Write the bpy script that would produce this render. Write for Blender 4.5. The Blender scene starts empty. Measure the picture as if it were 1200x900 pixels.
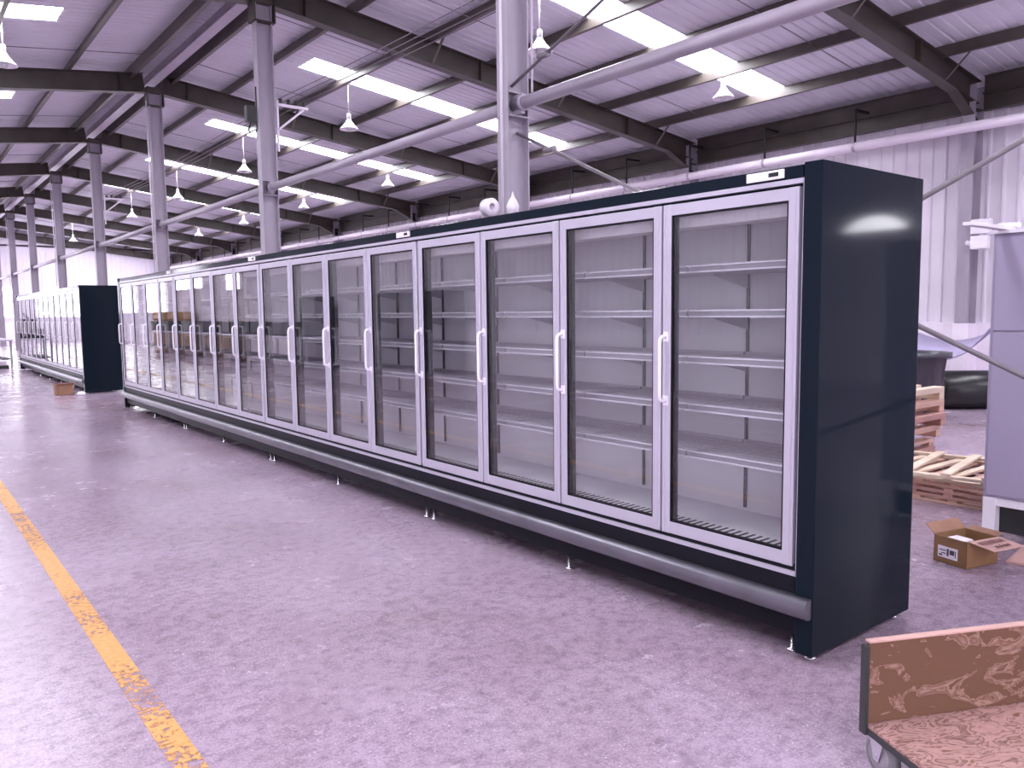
import bpy, bmesh, math, random
from mathutils import Vector, Matrix
random.seed(7)
SC = bpy.context.scene
COL = SC.collection

# ------------------------------------------------------------------ places
CAM_Z = 1.5643
FRONT = 3.1047          # plane of the freezer doors
ROW_Y = 1.9227          # near end of the doors
DOOR = 0.78
UNIT = 4 * DOOR
RIDGE = 4.98
BAY0, BAY = 6.2485, 6.3033
WALL_R, WALL_L = 15.75, -5.80
Y_BACK, Y_FAR = BAY0 - 3 * BAY, BAY0 + 8 * BAY
SLOPE = 0.125
def bay(k): return BAY0 + k * BAY
def roof_z(x): return 7.0 - SLOPE * abs(x - RIDGE)

# ------------------------------------------------------------------ materials
def new_mat(name):
    m = bpy.data.materials.new(name); m.use_nodes = True
    nt = m.node_tree; nt.nodes.clear()
    out = nt.nodes.new('ShaderNodeOutputMaterial')
    return m, nt, out
def N(nt, typ, **kw):
    n = nt.nodes.new(typ)
    for k, v in kw.items():
        if hasattr(n, k) and k not in n.inputs: setattr(n, k, v)
        else: n.inputs[k].default_value = v
    return n
def c4(c): return (c[0], c[1], c[2], 1)
def ramp(nt, fac, stops):
    r = nt.nodes.new('ShaderNodeValToRGB')
    el = r.color_ramp.elements
    while len(el) < len(stops): el.new(0.5)
    for e, (p, c) in zip(el, stops):
        e.position = p; e.color = c4(c) if len(c) == 3 else c
    nt.links.new(fac, r.inputs['Fac'])
    return r
def mat(name, col, rough=.5, metal=0., var=.06, scale=3., bump=0., coat=0., stretch=(1, 1, 1), spec=.5):
    m, nt, out = new_mat(name)
    b = N(nt, 'ShaderNodeBsdfPrincipled'); b.inputs['Roughness'].default_value = rough
    b.inputs['Metallic'].default_value = metal; b.inputs['Coat Weight'].default_value = coat
    b.inputs['Specular IOR Level'].default_value = spec
    tc = N(nt, 'ShaderNodeTexCoord'); mp = N(nt, 'ShaderNodeMapping'); mp.inputs['Scale'].default_value = stretch
    nt.links.new(tc.outputs['Object'], mp.inputs['Vector'])
    nz = N(nt, 'ShaderNodeTexNoise'); nz.inputs['Scale'].default_value = scale; nz.inputs['Detail'].default_value = 5
    nt.links.new(mp.outputs['Vector'], nz.inputs['Vector'])
    lo = [max(0, x * (1 - var)) for x in col]; hi = [min(1, x * (1 + var)) for x in col]
    r = ramp(nt, nz.outputs['Fac'], [(.3, lo), (.7, hi)])
    nt.links.new(r.outputs['Color'], b.inputs['Base Color'])
    if bump:
        bp = N(nt, 'ShaderNodeBump'); bp.inputs['Strength'].default_value = bump; bp.inputs['Distance'].default_value = .01
        nt.links.new(nz.outputs['Fac'], bp.inputs['Height']); nt.links.new(bp.outputs['Normal'], b.inputs['Normal'])
    nt.links.new(b.outputs['BSDF'], out.inputs['Surface'])
    return m
def emit(name, col, strength):
    m, nt, out = new_mat(name)
    e = N(nt, 'ShaderNodeEmission'); e.inputs['Color'].default_value = c4(col); e.inputs['Strength'].default_value = strength
    nt.links.new(e.outputs['Emission'], out.inputs['Surface'])
    return m

M = {}
M['skylight'] = emit('skylight_daylight', (.925, .915, 1.0), 23.0)
M['window'] = emit('window_daylight', (.925, .915, 1.0), 10.0)
M['roof'] = mat('roof_sheet', (.67, .665, .735), .55, var=.05, scale=1.2)
M['wall'] = mat('wall_sheet', (.76, .71, .79), .55, var=.04, scale=1.5)
M['plinth'] = mat('plinth_paint', (.86, .79, .88), .6, var=.04)
M['steel'] = mat('column_paint', (.36, .32, .385), .42, var=.10, scale=5, stretch=(1, 1, .25))
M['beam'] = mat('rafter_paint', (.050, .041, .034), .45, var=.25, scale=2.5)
M['shelf_edge'] = mat('shelf_edge_grey', (.30, .29, .33), .4)
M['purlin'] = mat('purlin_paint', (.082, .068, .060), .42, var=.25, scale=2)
M['pipe'] = mat('pipe_paint', (.40, .35, .425), .35, var=.08, scale=3)
M['white_pipe'] = mat('white_pipe_paint', (.78, .70, .80), .35, var=.05)
M['rod'] = mat('rod_steel', (.20, .175, .20), .4, var=.2)
M['black'] = mat('black_rod', (.01, .01, .012), .5)
M['wire'] = mat('wire', (.16, .13, .17), .5)
M['bright_rod'] = mat('white_conduit', (.75, .68, .78), .4)
M['navy'] = mat('freezer_navy', (.0085, .0135, .0215), .07, var=.0, scale=1.5, spec=.065)
M['navy_matt'] = mat('freezer_navy_matt', (.011, .011, .016), .38, var=.1, spec=.10)
M['alu'] = mat('aluminium', (.55, .525, .61), .34, metal=.4, var=.05, scale=2, stretch=(1, 1, .1))
M['gasket'] = mat('gasket', (.006, .006, .009), .5, spec=.2)
M['liner'] = mat('freezer_liner', (.86, .84, .88), .42, var=.04)
M['shelf'] = mat('shelf_enamel', (.55, .53, .59), .4, var=.04)
M['rail'] = mat('price_rail', (.80, .77, .85), .25, var=.03)
M['upright'] = mat('upright_strip', (.025, .022, .028), .5)
M['bumper'] = mat('bumper_plastic', (.17, .165, .19), .30, var=.15, scale=4, metal=.7)
M['handle'] = mat('handle_enamel', (.86, .82, .90), .25)
M['chrome'] = mat('zinc_foot', (.60, .57, .63), .25, metal=.9)
M['display'] = mat('display_dark', (.015, .02, .022), .15)
M['controller'] = mat('controller_white', (.86, .80, .88), .4)
M['lamp'] = mat('lamp_enamel', (.92, .88, .93), .35, var=.02)
M['lamp_dark'] = mat('lamp_fitting', (.45, .42, .47), .4)
M['bulb'] = mat('bulb_glass', (.6, .62, .62), .15)
M['grey_cab'] = mat('grey_cabinet_paint', (.36, .315, .44), .4, var=.05, scale=1)
M['white_frame'] = mat('white_frame', (.84, .79, .87), .4)
M['dark'] = mat('dark_sheet', (.03, .03, .033), .5)
M['darkgrey'] = mat('dark_grey_plastic', (.05, .048, .062), .35)
M['blackroll'] = mat('black_roll', (.012, .012, .013), .32, var=.3)
M['lavender'] = mat('lavender_foam', (.42, .38, .56), .5)
M['wood'] = mat('pale_wood', (.60, .39, .31), .65, var=.18, scale=6, stretch=(.4, .4, 3))
M['wood_pink'] = mat('pink_wood', (.46, .26, .225), .65, var=.22, scale=6, stretch=(.4, .4, 3))
M['wood_cream'] = mat('cream_wood', (.68, .55, .43), .65, var=.14, scale=6, stretch=(.4, .4, 3))
M['card'] = mat('cardboard', (.26, .14, .065), .75, var=.12, scale=8)
M['card_in'] = mat('cardboard_inside', (.34, .18, .115), .75, var=.12, scale=8)
M['card_pink'] = mat('cardboard_pale', (.55, .34, .30), .75, var=.08)
M['paper'] = mat('paper_white', (.85, .80, .88), .6)
M['ink'] = mat('ink_dark', (.07, .05, .08), .6)
M['ink_red'] = mat('ink_maroon', (.20, .06, .08), .6)
M['tyre'] = mat('tyre_rubber', (.20, .19, .20), .5)
M['wheel'] = mat('wheel_disc', (.34, .32, .35), .3, metal=.4)
M['tan_board'] = mat('tan_board', (.42, .26, .14), .6, var=.2)
M['table'] = mat('table_top', (.68, .61, .74), .4)
M['steelbright'] = mat('machined_steel', (.5, .47, .54), .3, metal=.8)

def glass_mat():
    m, nt, out = new_mat('door_glass')
    lw = N(nt, 'ShaderNodeLayerWeight'); lw.inputs['Blend'].default_value = .5
    p = N(nt, 'ShaderNodeMath', operation='POWER'); p.inputs[1].default_value = 3.6
    nt.links.new(lw.outputs['Facing'], p.inputs[0])
    s = N(nt, 'ShaderNodeMath', operation='MULTIPLY_ADD'); s.inputs[1].default_value = .87; s.inputs[2].default_value = .075
    nt.links.new(p.outputs[0], s.inputs[0])
    t = N(nt, 'ShaderNodeBsdfTransparent'); t.inputs['Color'].default_value = (.955, .965, .965, 1)
    g = N(nt, 'ShaderNodeBsdfGlossy'); g.inputs['Roughness'].default_value = .015
    mx = N(nt, 'ShaderNodeMixShader')
    nt.links.new(s.outputs[0], mx.inputs[0]); nt.links.new(t.outputs[0], mx.inputs[1]); nt.links.new(g.outputs[0], mx.inputs[2])
    nt.links.new(mx.outputs[0], out.inputs['Surface'])
    return m
M['glass'] = glass_mat()

def floor_mat():
    m, nt, out = new_mat('concrete_floor')
    b = N(nt, 'ShaderNodeBsdfPrincipled')
    tc = N(nt, 'ShaderNodeTexCoord')
    def noise(scale, det=6, rough=.6, stretch=(1, 1, 1), dist=0., rot=0.):
        mp = N(nt, 'ShaderNodeMapping'); mp.inputs['Scale'].default_value = stretch; mp.inputs['Rotation'].default_value = (0, 0, rot)
        nt.links.new(tc.outputs['Object'], mp.inputs['Vector'])
        n = N(nt, 'ShaderNodeTexNoise'); n.inputs['Scale'].default_value = scale; n.inputs['Detail'].default_value = det
        n.inputs['Roughness'].default_value = rough; n.inputs['Distortion'].default_value = dist
        nt.links.new(mp.outputs['Vector'], n.inputs['Vector'])
        return n
    def mixc(fac, A, B, mode='MIX'):
        x = N(nt, 'ShaderNodeMix', data_type='RGBA', blend_type=mode)
        if isinstance(fac, float): x.inputs[0].default_value = fac
        else: nt.links.new(fac, x.inputs[0])
        nt.links.new(A, x.inputs[6])
        if isinstance(B, tuple): x.inputs[7].default_value = B
        else: nt.links.new(B, x.inputs[7])
        return x.outputs[2]
    def mulv(a_, b_):
        x = N(nt, 'ShaderNodeMath', operation='MULTIPLY'); nt.links.new(a_, x.inputs[0]); nt.links.new(b_, x.inputs[1]); return x.outputs[0]
    big = noise(.5, 6, .62, dist=.5)
    base = ramp(nt, big.outputs['Fac'], [(.30, (.335, .245, .300)), (.48, (.425, .325, .415)), (.70, (.525, .420, .535))])
    col = base.outputs['Color']
    fine = noise(14, 9, .78)
    fr = ramp(nt, fine.outputs['Fac'], [(.30, (.50, .47, .50)), (.55, (1, 1, 1)), (.75, (1.0, 1.0, 1.0))])
    col = mixc(1.0, col, fr.outputs['Color'], 'MULTIPLY')
    grain = noise(90, 4, .7)
    gr = ramp(nt, grain.outputs['Fac'], [(.36, (.74, .72, .74)), (.56, (1, 1, 1))])
    col = mixc(1.0, col, gr.outputs['Color'], 'MULTIPLY')
    # pale scratches in two directions and white grit, gathered in worn areas
    area = noise(.9, 4, .55); ar = ramp(nt, area.outputs['Fac'], [(.36, (.10, .10, .10)), (.60, (.9, .9, .9))])
    for rot, sc_ in ((.5, 5), (-.9, 7), (1.9, 4)):
        sc = noise(sc_, 3, .6, (1, 22, 1), .35, rot)
        sr = ramp(nt, sc.outputs['Fac'], [(.68, (0, 0, 0)), (.74, (.5, .5, .5))])
        col = mixc(mulv(sr.outputs['Color'], ar.outputs['Color']), col, (.66, .57, .68, 1))
    for sc_, w_ in ((26, .11), (60, .16)):
        sp = N(nt, 'ShaderNodeTexVoronoi'); sp.inputs['Scale'].default_value = sc_
        nt.links.new(tc.outputs['Object'], sp.inputs['Vector'])
        spr = ramp(nt, sp.outputs['Distance'], [(w_*.5, (1, 1, 1)), (w_, (0, 0, 0))])
        col = mixc(mulv(spr.outputs['Color'], ar.outputs['Color']), col, (.74, .67, .77, 1))
    ds = noise(4.3, 7, .8, dist=.5); dr = ramp(nt, ds.outputs['Fac'], [(.26, (.45, .41, .44)), (.36, (1, 1, 1))])
    col = mixc(1.0, col, dr.outputs['Color'], 'MULTIPLY')
    nt.links.new(col, b.inputs['Base Color'])
    rr = noise(1.1, 6, .65); rmp = ramp(nt, rr.outputs['Fac'], [(.3, (.13, .13, .13)), (.7, (.33, .33, .33))])
    nt.links.new(rmp.outputs['Color'], b.inputs['Roughness'])
    bp = N(nt, 'ShaderNodeBump'); bp.inputs['Strength'].default_value = .10; bp.inputs['Distance'].default_value = .01
    nt.links.new(fine.outputs['Fac'], bp.inputs['Height']); nt.links.new(bp.outputs['Normal'], b.inputs['Normal'])
    nt.links.new(b.outputs[0], out.inputs['Surface'])
    return m
M['floor'] = floor_mat()

def line_mat():
    m, nt, out = new_mat('worn_yellow_paint')
    tc = N(nt, 'ShaderNodeTexCoord')
    n1 = N(nt, 'ShaderNodeTexNoise'); n1.inputs['Scale'].default_value = 2.2; n1.inputs['Detail'].default_value = 3
    n2 = N(nt, 'ShaderNodeTexNoise'); n2.inputs['Scale'].default_value = 34; n2.inputs['Detail'].default_value = 6; n2.inputs['Roughness'].default_value = .7
    for n in (n1, n2): nt.links.new(tc.outputs['Object'], n.inputs['Vector'])
    a = N(nt, 'ShaderNodeMath', operation='MULTIPLY_ADD'); a.inputs[1].default_value = .85
    nt.links.new(n1.outputs['Fac'], a.inputs[0]); nt.links.new(n2.outputs['Fac'], a.inputs[2])
    th = ramp(nt, a.outputs[0], [(.0, (0, 0, 0)), (1, (1, 1, 1))])
    th.color_ramp.elements[0].position = .80; th.color_ramp.elements[1].position = .84
    b = N(nt, 'ShaderNodeBsdfPrincipled'); b.inputs['Roughness'].default_value = .5
    cr = ramp(nt, n2.outputs['Fac'], [(.35, (.60, .28, .075)), (.65, (.70, .36, .12))])
    nt.links.new(cr.outputs['Color'], b.inputs['Base Color'])
    t = N(nt, 'ShaderNodeBsdfTransparent'); mx = N(nt, 'ShaderNodeMixShader')
    nt.links.new(th.outputs['Color'], mx.inputs[0]); nt.links.new(t.outputs[0], mx.inputs[1]); nt.links.new(b.outputs[0], mx.inputs[2])
    nt.links.new(mx.outputs[0], out.inputs['Surface'])
    return m
M['line'] = line_mat()

def torn_mat(name, amount):
    """brown board with the pale liner paper torn off in wavy streaks"""
    m, nt, out = new_mat(name)
    b = N(nt, 'ShaderNodeBsdfPrincipled'); b.inputs['Roughness'].default_value = .8
    tc = N(nt, 'ShaderNodeTexCoord'); mp = N(nt, 'ShaderNodeMapping'); mp.inputs['Scale'].default_value = (1, 1.9, 1.9)
    mp.inputs['Rotation'].default_value = (0, 0, .25)
    nt.links.new(tc.outputs['Object'], mp.inputs['Vector'])
    n = N(nt, 'ShaderNodeTexNoise'); n.inputs['Scale'].default_value = 8 if amount else 6; n.inputs['Detail'].default_value = 3; n.inputs['Distortion'].default_value = 1.5
    nt.links.new(mp.outputs['Vector'], n.inputs['Vector'])
    if amount:   # mostly pale paper, brown torn streaks
        r = ramp(nt, n.outputs['Fac'], [(.30, (0.340, 0.190, 0.160)), (.37, (0.148, 0.068, 0.052)), (.41, (0.414, 0.243, 0.224)), (.47, (0.370, 0.213, 0.192)),
                                        (.505, (0.163, 0.076, 0.060)), (.54, (0.429, 0.251, 0.232)), (.64, (0.370, 0.205, 0.184)), (.68, (0.178, 0.084, 0.048))])
    else:        # mostly brown board, pale torn outlines
        r = ramp(nt, n.outputs['Fac'], [(.0, (0.155, 0.076, 0.044)), (.565, (0.141, 0.067, 0.038)), (.58, (0.326, 0.198, 0.152)), (.60, (0.155, 0.072, 0.048)),
                                        (.63, (0.266, 0.144, 0.112)), (.655, (0.340, 0.213, 0.168)), (.69, (0.133, 0.061, 0.040))])
    nt.links.new(r.outputs['Color'], b.inputs['Base Color'])
    bp = N(nt, 'ShaderNodeBump'); bp.inputs['Strength'].default_value = .5; bp.inputs['Distance'].default_value = .006
    nt.links.new(n.outputs['Fac'], bp.inputs['Height']); nt.links.new(bp.outputs['Normal'], b.inputs['Normal'])
    nt.links.new(b.outputs[0], out.inputs['Surface'])
    return m
M['torn_deck'] = torn_mat('torn_cardboard_deck', 1)
M['torn_back'] = torn_mat('torn_cardboard_back', 0)

# ------------------------------------------------------------------ mesh helpers
class MB:
    def __init__(s): s.bm = bmesh.new(); s.mi = 0
    def _f(s, vs, smooth=False):
        try:
            f = s.bm.faces.new(vs); f.material_index = s.mi; f.smooth = smooth
        except ValueError: pass
    def hexa(s, p):
        v = [s.bm.verts.new(q) for q in p]
        for idx in ((0, 3, 2, 1), (4, 5, 6, 7), (0, 1, 5, 4), (1, 2, 6, 5), (2, 3, 7, 6), (3, 0, 4, 7)):
            s._f([v[i] for i in idx])
    def box(s, x0, x1, y0, y1, z0, z1, bev=0.):
        before = set(s.bm.faces)
        s.hexa([(x0, y0, z0), (x1, y0, z0), (x1, y1, z0), (x0, y1, z0), (x0, y0, z1), (x1, y0, z1), (x1, y1, z1), (x0, y1, z1)])
        if bev:
            ed = set()
            for f in s.bm.faces:
                if f not in before: ed.update(f.edges)
            bmesh.ops.bevel(s.bm, geom=list(ed), offset=bev, segments=2, affect='EDGES', profile=.5, material=-1)
        return s
    def frame(s, p, q, up=(0, 0, 1)):
        p, q = Vector(p), Vector(q); d = (q - p); L = d.length; d.normalize()
        u = Vector(up)
        if abs(d.dot(u)) > .98: u = Vector((1, 0, 0))
        r = d.cross(u).normalized(); u = r.cross(d).normalized()
        return p, d, r, u, L
    def bar(s, p, q, w, h, up=(0, 0, 1)):
        p, d, r, u, L = s.frame(p, q, up)
        pts = []
        for t in (0, L):
            for a, b_ in ((-1, -1), (1, -1), (1, 1), (-1, 1)):
                pts.append(p + d * t + r * (a * w / 2) + u * (b_ * h / 2))
        s.hexa(pts); return s
    def prof(s, p, q, pts, up=(0, 0, 1), closed=True, smooth=False):
        """extrude a 2-D profile (r,u) from p to q"""
        p, d, r, u, L = s.frame(p, q, up)
        A = [s.bm.verts.new(p + r * a + u * b_) for a, b_ in pts]
        B = [s.bm.verts.new(p + d * L + r * a + u * b_) for a, b_ in pts]
        n = len(pts)
        for i in range(n):
            j = (i + 1) % n
            s._f([A[i], B[i], B[j], A[j]], smooth)
        if smooth: A = [s.bm.verts.new(v.co) for v in A]; B = [s.bm.verts.new(v.co) for v in B]
        s._f(A); s._f(B[::-1]); return s
    def ibeam(s, p, q, h, w, tw, tf, up=(0, 0, 1)):
        pts = [(-w/2, -h/2), (w/2, -h/2), (w/2, -h/2+tf), (tw/2, -h/2+tf), (tw/2, h/2-tf), (w/2, h/2-tf), (w/2, h/2), (-w/2, h/2), (-w/2, h/2-tf), (-tw/2, h/2-tf), (-tw/2, -h/2+tf), (-w/2, -h/2+tf)]
        p, d, r, u, L = s.frame(p, q, up)
        A = [s.bm.verts.new(p + r * a + u * b_) for a, b_ in pts]
        B = [s.bm.verts.new(p + d * L + r * a + u * b_) for a, b_ in pts]
        for i in range(12):
            j = (i + 1) % 12; s._f([A[i], B[i], B[j], A[j]])
        for V in (A, B):
            s._f([V[0], V[1], V[2], V[3], V[10], V[11]]); s._f([V[3], V[4], V[9], V[10]]); s._f([V[4], V[5], V[6], V[7], V[8], V[9]])
        return s
    def tube(s, pts, r, n=10, cap=True):
        pts = [Vector(p) for p in pts]; rings = []
        ref = None
        for i, p in enumerate(pts):
            d = (pts[min(i+1, len(pts)-1)] - pts[max(i-1, 0)]).normalized()
            if ref is None:
                ref = Vector((0, 0, 1)) if abs(d.z) < .9 else Vector((1, 0, 0))
            a = d.cross(ref).normalized(); b_ = a.cross(d).normalized(); ref = b_
            rings.append([s.bm.verts.new(p + a * (r * math.cos(2*math.pi*k/n)) + b_ * (r * math.sin(2*math.pi*k/n))) for k in range(n)])
        for i in range(len(rings)-1):
            for k in range(n):
                s._f([rings[i][k], rings[i][(k+1) % n], rings[i+1][(k+1) % n], rings[i+1][k]], True)
        if cap: s._f(rings[0][::-1]); s._f(rings[-1])
        return s
    def lathe(s, prof, c=(0, 0, 0), n=24, axis='z', cap=False):
        c = Vector(c); rings = []
        for r, h in prof:
            ring = []
            for k in range(n):
                a = 2*math.pi*k/n; x, y = r*math.cos(a), r*math.sin(a)
                v = Vector((x, y, h)) if axis == 'z' else (Vector((x, h, y)) if axis == 'y' else Vector((h, x, y)))
                ring.append(s.bm.verts.new(c + v))
            rings.append(ring)
        for i in range(len(rings)-1):
            for k in range(n):
                s._f([rings[i][k], rings[i][(k+1) % n], rings[i+1][(k+1) % n], rings[i+1][k]], True)
        if cap: s._f(rings[0][::-1]); s._f(rings[-1])
        return s
    def build(s, name, mats, parent=None, loc=(0, 0, 0), rz=0., label=None):
        bmesh.ops.recalc_face_normals(s.bm, faces=s.bm.faces)
        me = bpy.data.meshes.new(name); s.bm.to_mesh(me); s.bm.free()
        for m in (mats if isinstance(mats, (list, tuple)) else [mats]):
            me.materials.append(M[m] if isinstance(m, str) else m)
        o = bpy.data.objects.new(name, me); COL.objects.link(o)
        o.location = loc; o.rotation_euler = (0, 0, rz)
        if parent: o.parent = parent
        if label: o['label'] = label
        return o
def empty(name, loc=(0, 0, 0), rz=0.):
    o = bpy.data.objects.new(name, None); COL.objects.link(o); o.empty_display_size = .2
    o.location = loc; o.rotation_euler = (0, 0, rz); return o
def tag(o, label, cat, group=None):
    o['label'] = label; o['category'] = cat
    if group: o['group'] = group
    elif 'group' in o: del o['group']
    return o
def struct(o): o['kind'] = 'structure'; return o
def copy_tree(o, parent=None):
    c = o.copy(); COL.objects.link(c)
    if parent: c.parent = parent
    for ch in list(o.children): copy_tree(ch, c)
    return c
ORD = ['nearest', 'second', 'third', 'fourth', 'fifth', 'sixth', 'seventh', 'eighth', 'ninth', 'tenth', 'eleventh', 'twelfth']

# ------------------------------------------------------------------ setting
b = MB(); b.box(WALL_L - .3, WALL_R + .3, Y_BACK - .3, Y_FAR + .3, -.2, 0); struct(b.build('floor', 'floor'))

def corr(b, axis, c, a0, a1, z0, z1, pitch=.25, depth=.035, inward=1):
    """trapezoid-ribbed upright sheet. axis 'y' -> runs along y at x=c, 'x' -> runs along x at y=c"""
    n = int((a1 - a0) / pitch); t = .02
    pr = []
    for i in range(n + 1):
        p = a0 + (a1 - a0) * i / n
        pr += [(p, 0), (p + .70*pitch, 0), (p + .78*pitch, depth), (p + .92*pitch, depth)] if i < n else [(p, 0)]
    rows = []
    for off in (0, -t):
        for z in (z0, z1):
            rows.append([b.bm.verts.new((c + inward*(d + off), p, z) if axis == 'y' else (p, c + inward*(d + off), z)) for p, d in pr])
    for A, B in ((rows[0], rows[1]), (rows[2], rows[3])):
        for i in range(len(pr)-1): b._f([A[i], A[i+1], B[i+1], B[i]])
    for A, B in ((rows[0], rows[2]), (rows[1], rows[3])):
        for i in range(len(pr)-1): b._f([A[i], A[i+1], B[i+1], B[i]])
EAVE_Z = roof_z(WALL_R) + .02
b = MB(); corr(b, 'y', WALL_R, Y_BACK, Y_FAR, 1.22, EAVE_Z, inward=-1)
b.mi = 1; b.box(WALL_R - .10, WALL_R + .15, Y_BACK, Y_FAR, 0, 1.25)
struct(b.build('wall_right', ['wall', 'plinth']))
b = MB(); corr(b, 'y', WALL_L, Y_BACK, Y_FAR, 1.0, roof_z(WALL_L) + .02, inward=1)
b.mi = 1; b.box(WALL_L - .15, WALL_L + .10, Y_BACK, Y_FAR, 0, 1.05)
struct(b.build('wall_left', ['wall', 'plinth']))
for nm, yy, inw in (('wall_far', Y_FAR, -1), ('wall_back', Y_BACK, 1)):
    b = MB(); corr(b, 'x', yy, WALL_L, WALL_R, 1.2, 5.5, .3, .03, inw)
    b.box(WALL_L, WALL_R, min(yy, yy - inw*.06), max(yy, yy - inw*.06), 5.5, 5.9)
    y0, y1 = min(yy, yy - inw*.06), max(yy, yy - inw*.06)
    b.hexa([(WALL_L, y0, 5.8), (WALL_R, y0, 5.8), (WALL_R, y1, 5.8), (WALL_L, y1, 5.8),
            (RIDGE - .2, y0, 7.0), (RIDGE + .2, y0, 7.0), (RIDGE + .2, y1, 7.0), (RIDGE - .2, y1, 7.0)])
    b.mi = 1; b.box(WALL_L, WALL_R, min(yy - inw*.15, yy + inw*.1), max(yy - inw*.15, yy + inw*.1), 0, 1.22)
    struct(b.build(nm, ['wall', 'plinth']))

# roof sheets with the gaps of the skylights left open
SKY_A, SKY_B, SKY_W0, SKY_W1 = 2.25, 9.25, 2.95, 3.75
def roof_sheet(b, x0, x1, y0, y1, pitch=.20, depth=.018, t=.02):
    n = max(1, int(round((y1 - y0) / pitch)))
    pr = []
    for i in range(n):
        p = y0 + (y1 - y0) * i / n; w = (y1 - y0) / n
        pr += [(p, 0), (p + .62*w, 0), (p + .72*w, depth), (p + .9*w, depth)]
    pr.append((y1, 0))
    R = []
    for off in (0, t):
        for x in (x0, x1): R.append([b.bm.verts.new((x, p, roof_z(x) + d + off)) for p, d in pr])
    for A, B in ((R[0], R[1]), (R[2], R[3])):
        for i in range(len(pr)-1): b._f([A[i], A[i+1], B[i+1], B[i]])
b = MB()
for side in (1, -1):
    xe = WALL_R + .2 if side > 0 else WALL_L - .2
    xs = [RIDGE, RIDGE + side*SKY_A, RIDGE + side*SKY_B, xe]
    for k in range(-3, 8):
        y = bay(k)
        roof_sheet(b, RIDGE, xe, y, y + SKY_W0); roof_sheet(b, RIDGE, xe, y + SKY_W1, y + BAY)
        roof_sheet(b, xs[0], xs[1], y + SKY_W0, y + SKY_W1); roof_sheet(b, xs[2], xs[3], y + SKY_W0, y + SKY_W1)
struct(b.build('ceiling', 'roof'))
wn = 0
for k in range(-3, 8):
    for side in (1, -1):
        wn += 1; b = MB(); y = bay(k)
        roof_sheet(b, RIDGE + side*(SKY_A - .06), RIDGE + side*(SKY_B + .06), y + SKY_W0 - .04, y + SKY_W1 + .04)
        for v in b.bm.verts: v.co.z += .032
        struct(b.build('window_%d' % wn, 'skylight'))

def wall_window(axis, c, a0, a1, z0, z1, nx, nz, inward, d=.06):
    """daylit pane in a white frame, standing just inside the sheet"""
    global wn; wn += 1
    b = MB(); f = MB()
    c0, c1 = sorted((c + inward*.05, c + inward*.07)); f0, f1 = sorted((c + inward*.035, c + inward*(.05 + d)))
    def bx(m, p0, p1, q0, q1, lo, hi):
        if axis == 'y': m.box(lo, hi, p0, p1, q0, q1)
        else: m.box(p0, p1, lo, hi, q0, q1)
    bx(b, a0, a1, z0, z1, c0, c1)
    w = .05
    for i in range(nx + 1):
        p = a0 + (a1 - a0)*i/nx; bx(f, p - w/2, p + w/2, z0 - w/2, z1 + w/2, f0, f1)
    for i in range(nz + 1):
        q = z0 + (z1 - z0)*i/nz; bx(f, a0 - w/2, a1 + w/2, q - w/2, q + w/2, f0, f1)
    o = struct(b.build('window_%d' % wn, 'window')); f.build('window_frame', 'white_frame', o)
    return o
for k in (5, 6, 7):
    wall_window('y', WALL_L, bay(k) + .9, bay(k) + 5.4, 2.8 if k == 5 else 1.7, 4.2 if k == 5 else 3.7, 4, 2, 1)
wall_window('y', WALL_L, bay(4) + 2.2, bay(4) + 3.9, 2.6, 3.4, 2, 1, 1)
wall_window('y', WALL_L, bay(-2) - 1.0, bay(-2) + 3.5, 1.2, 3.6, 4, 2, 1)
for x0, x1 in ((-4.2, -1.2), (.6, 3.4), (4.6, 6.25), (8.2, 10.6), (12, 14.4)):
    wall_window('x', Y_FAR, x0, x1, 1.5, 3.35, 3, 2, -1)
wall_window('x', Y_BACK, -5.0, -1.0, .6, 4.2, 4, 3, 1)  # unseen window added behind the camera to light the near end
# unseen window added in the right wall, arched to form the end panel's gleam
wn += 1; b = MB(); f = MB()
xc = WALL_R - .075; yc, zc, ra, rb = -4.45, 3.04, .66, .36
arc = [(yc + ra*math.cos(math.pi*i/20), zc + rb*math.sin(math.pi*i/20)) for i in range(21)]
b.prof((xc, 0, 0), (xc + .02, 0, 0), [(-p, q) for p, q in arc])
for i in range(20): f.bar((xc, *arc[i]), (xc, *arc[i+1]), .06, .05, (1, 0, 0))
f.bar((xc, yc - ra, zc), (xc, yc + ra, zc), .06, .05, (1, 0, 0))
o = struct(b.build('window_%d' % wn, 'skylight')); f.build('window_frame', 'white_frame', o)

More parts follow.
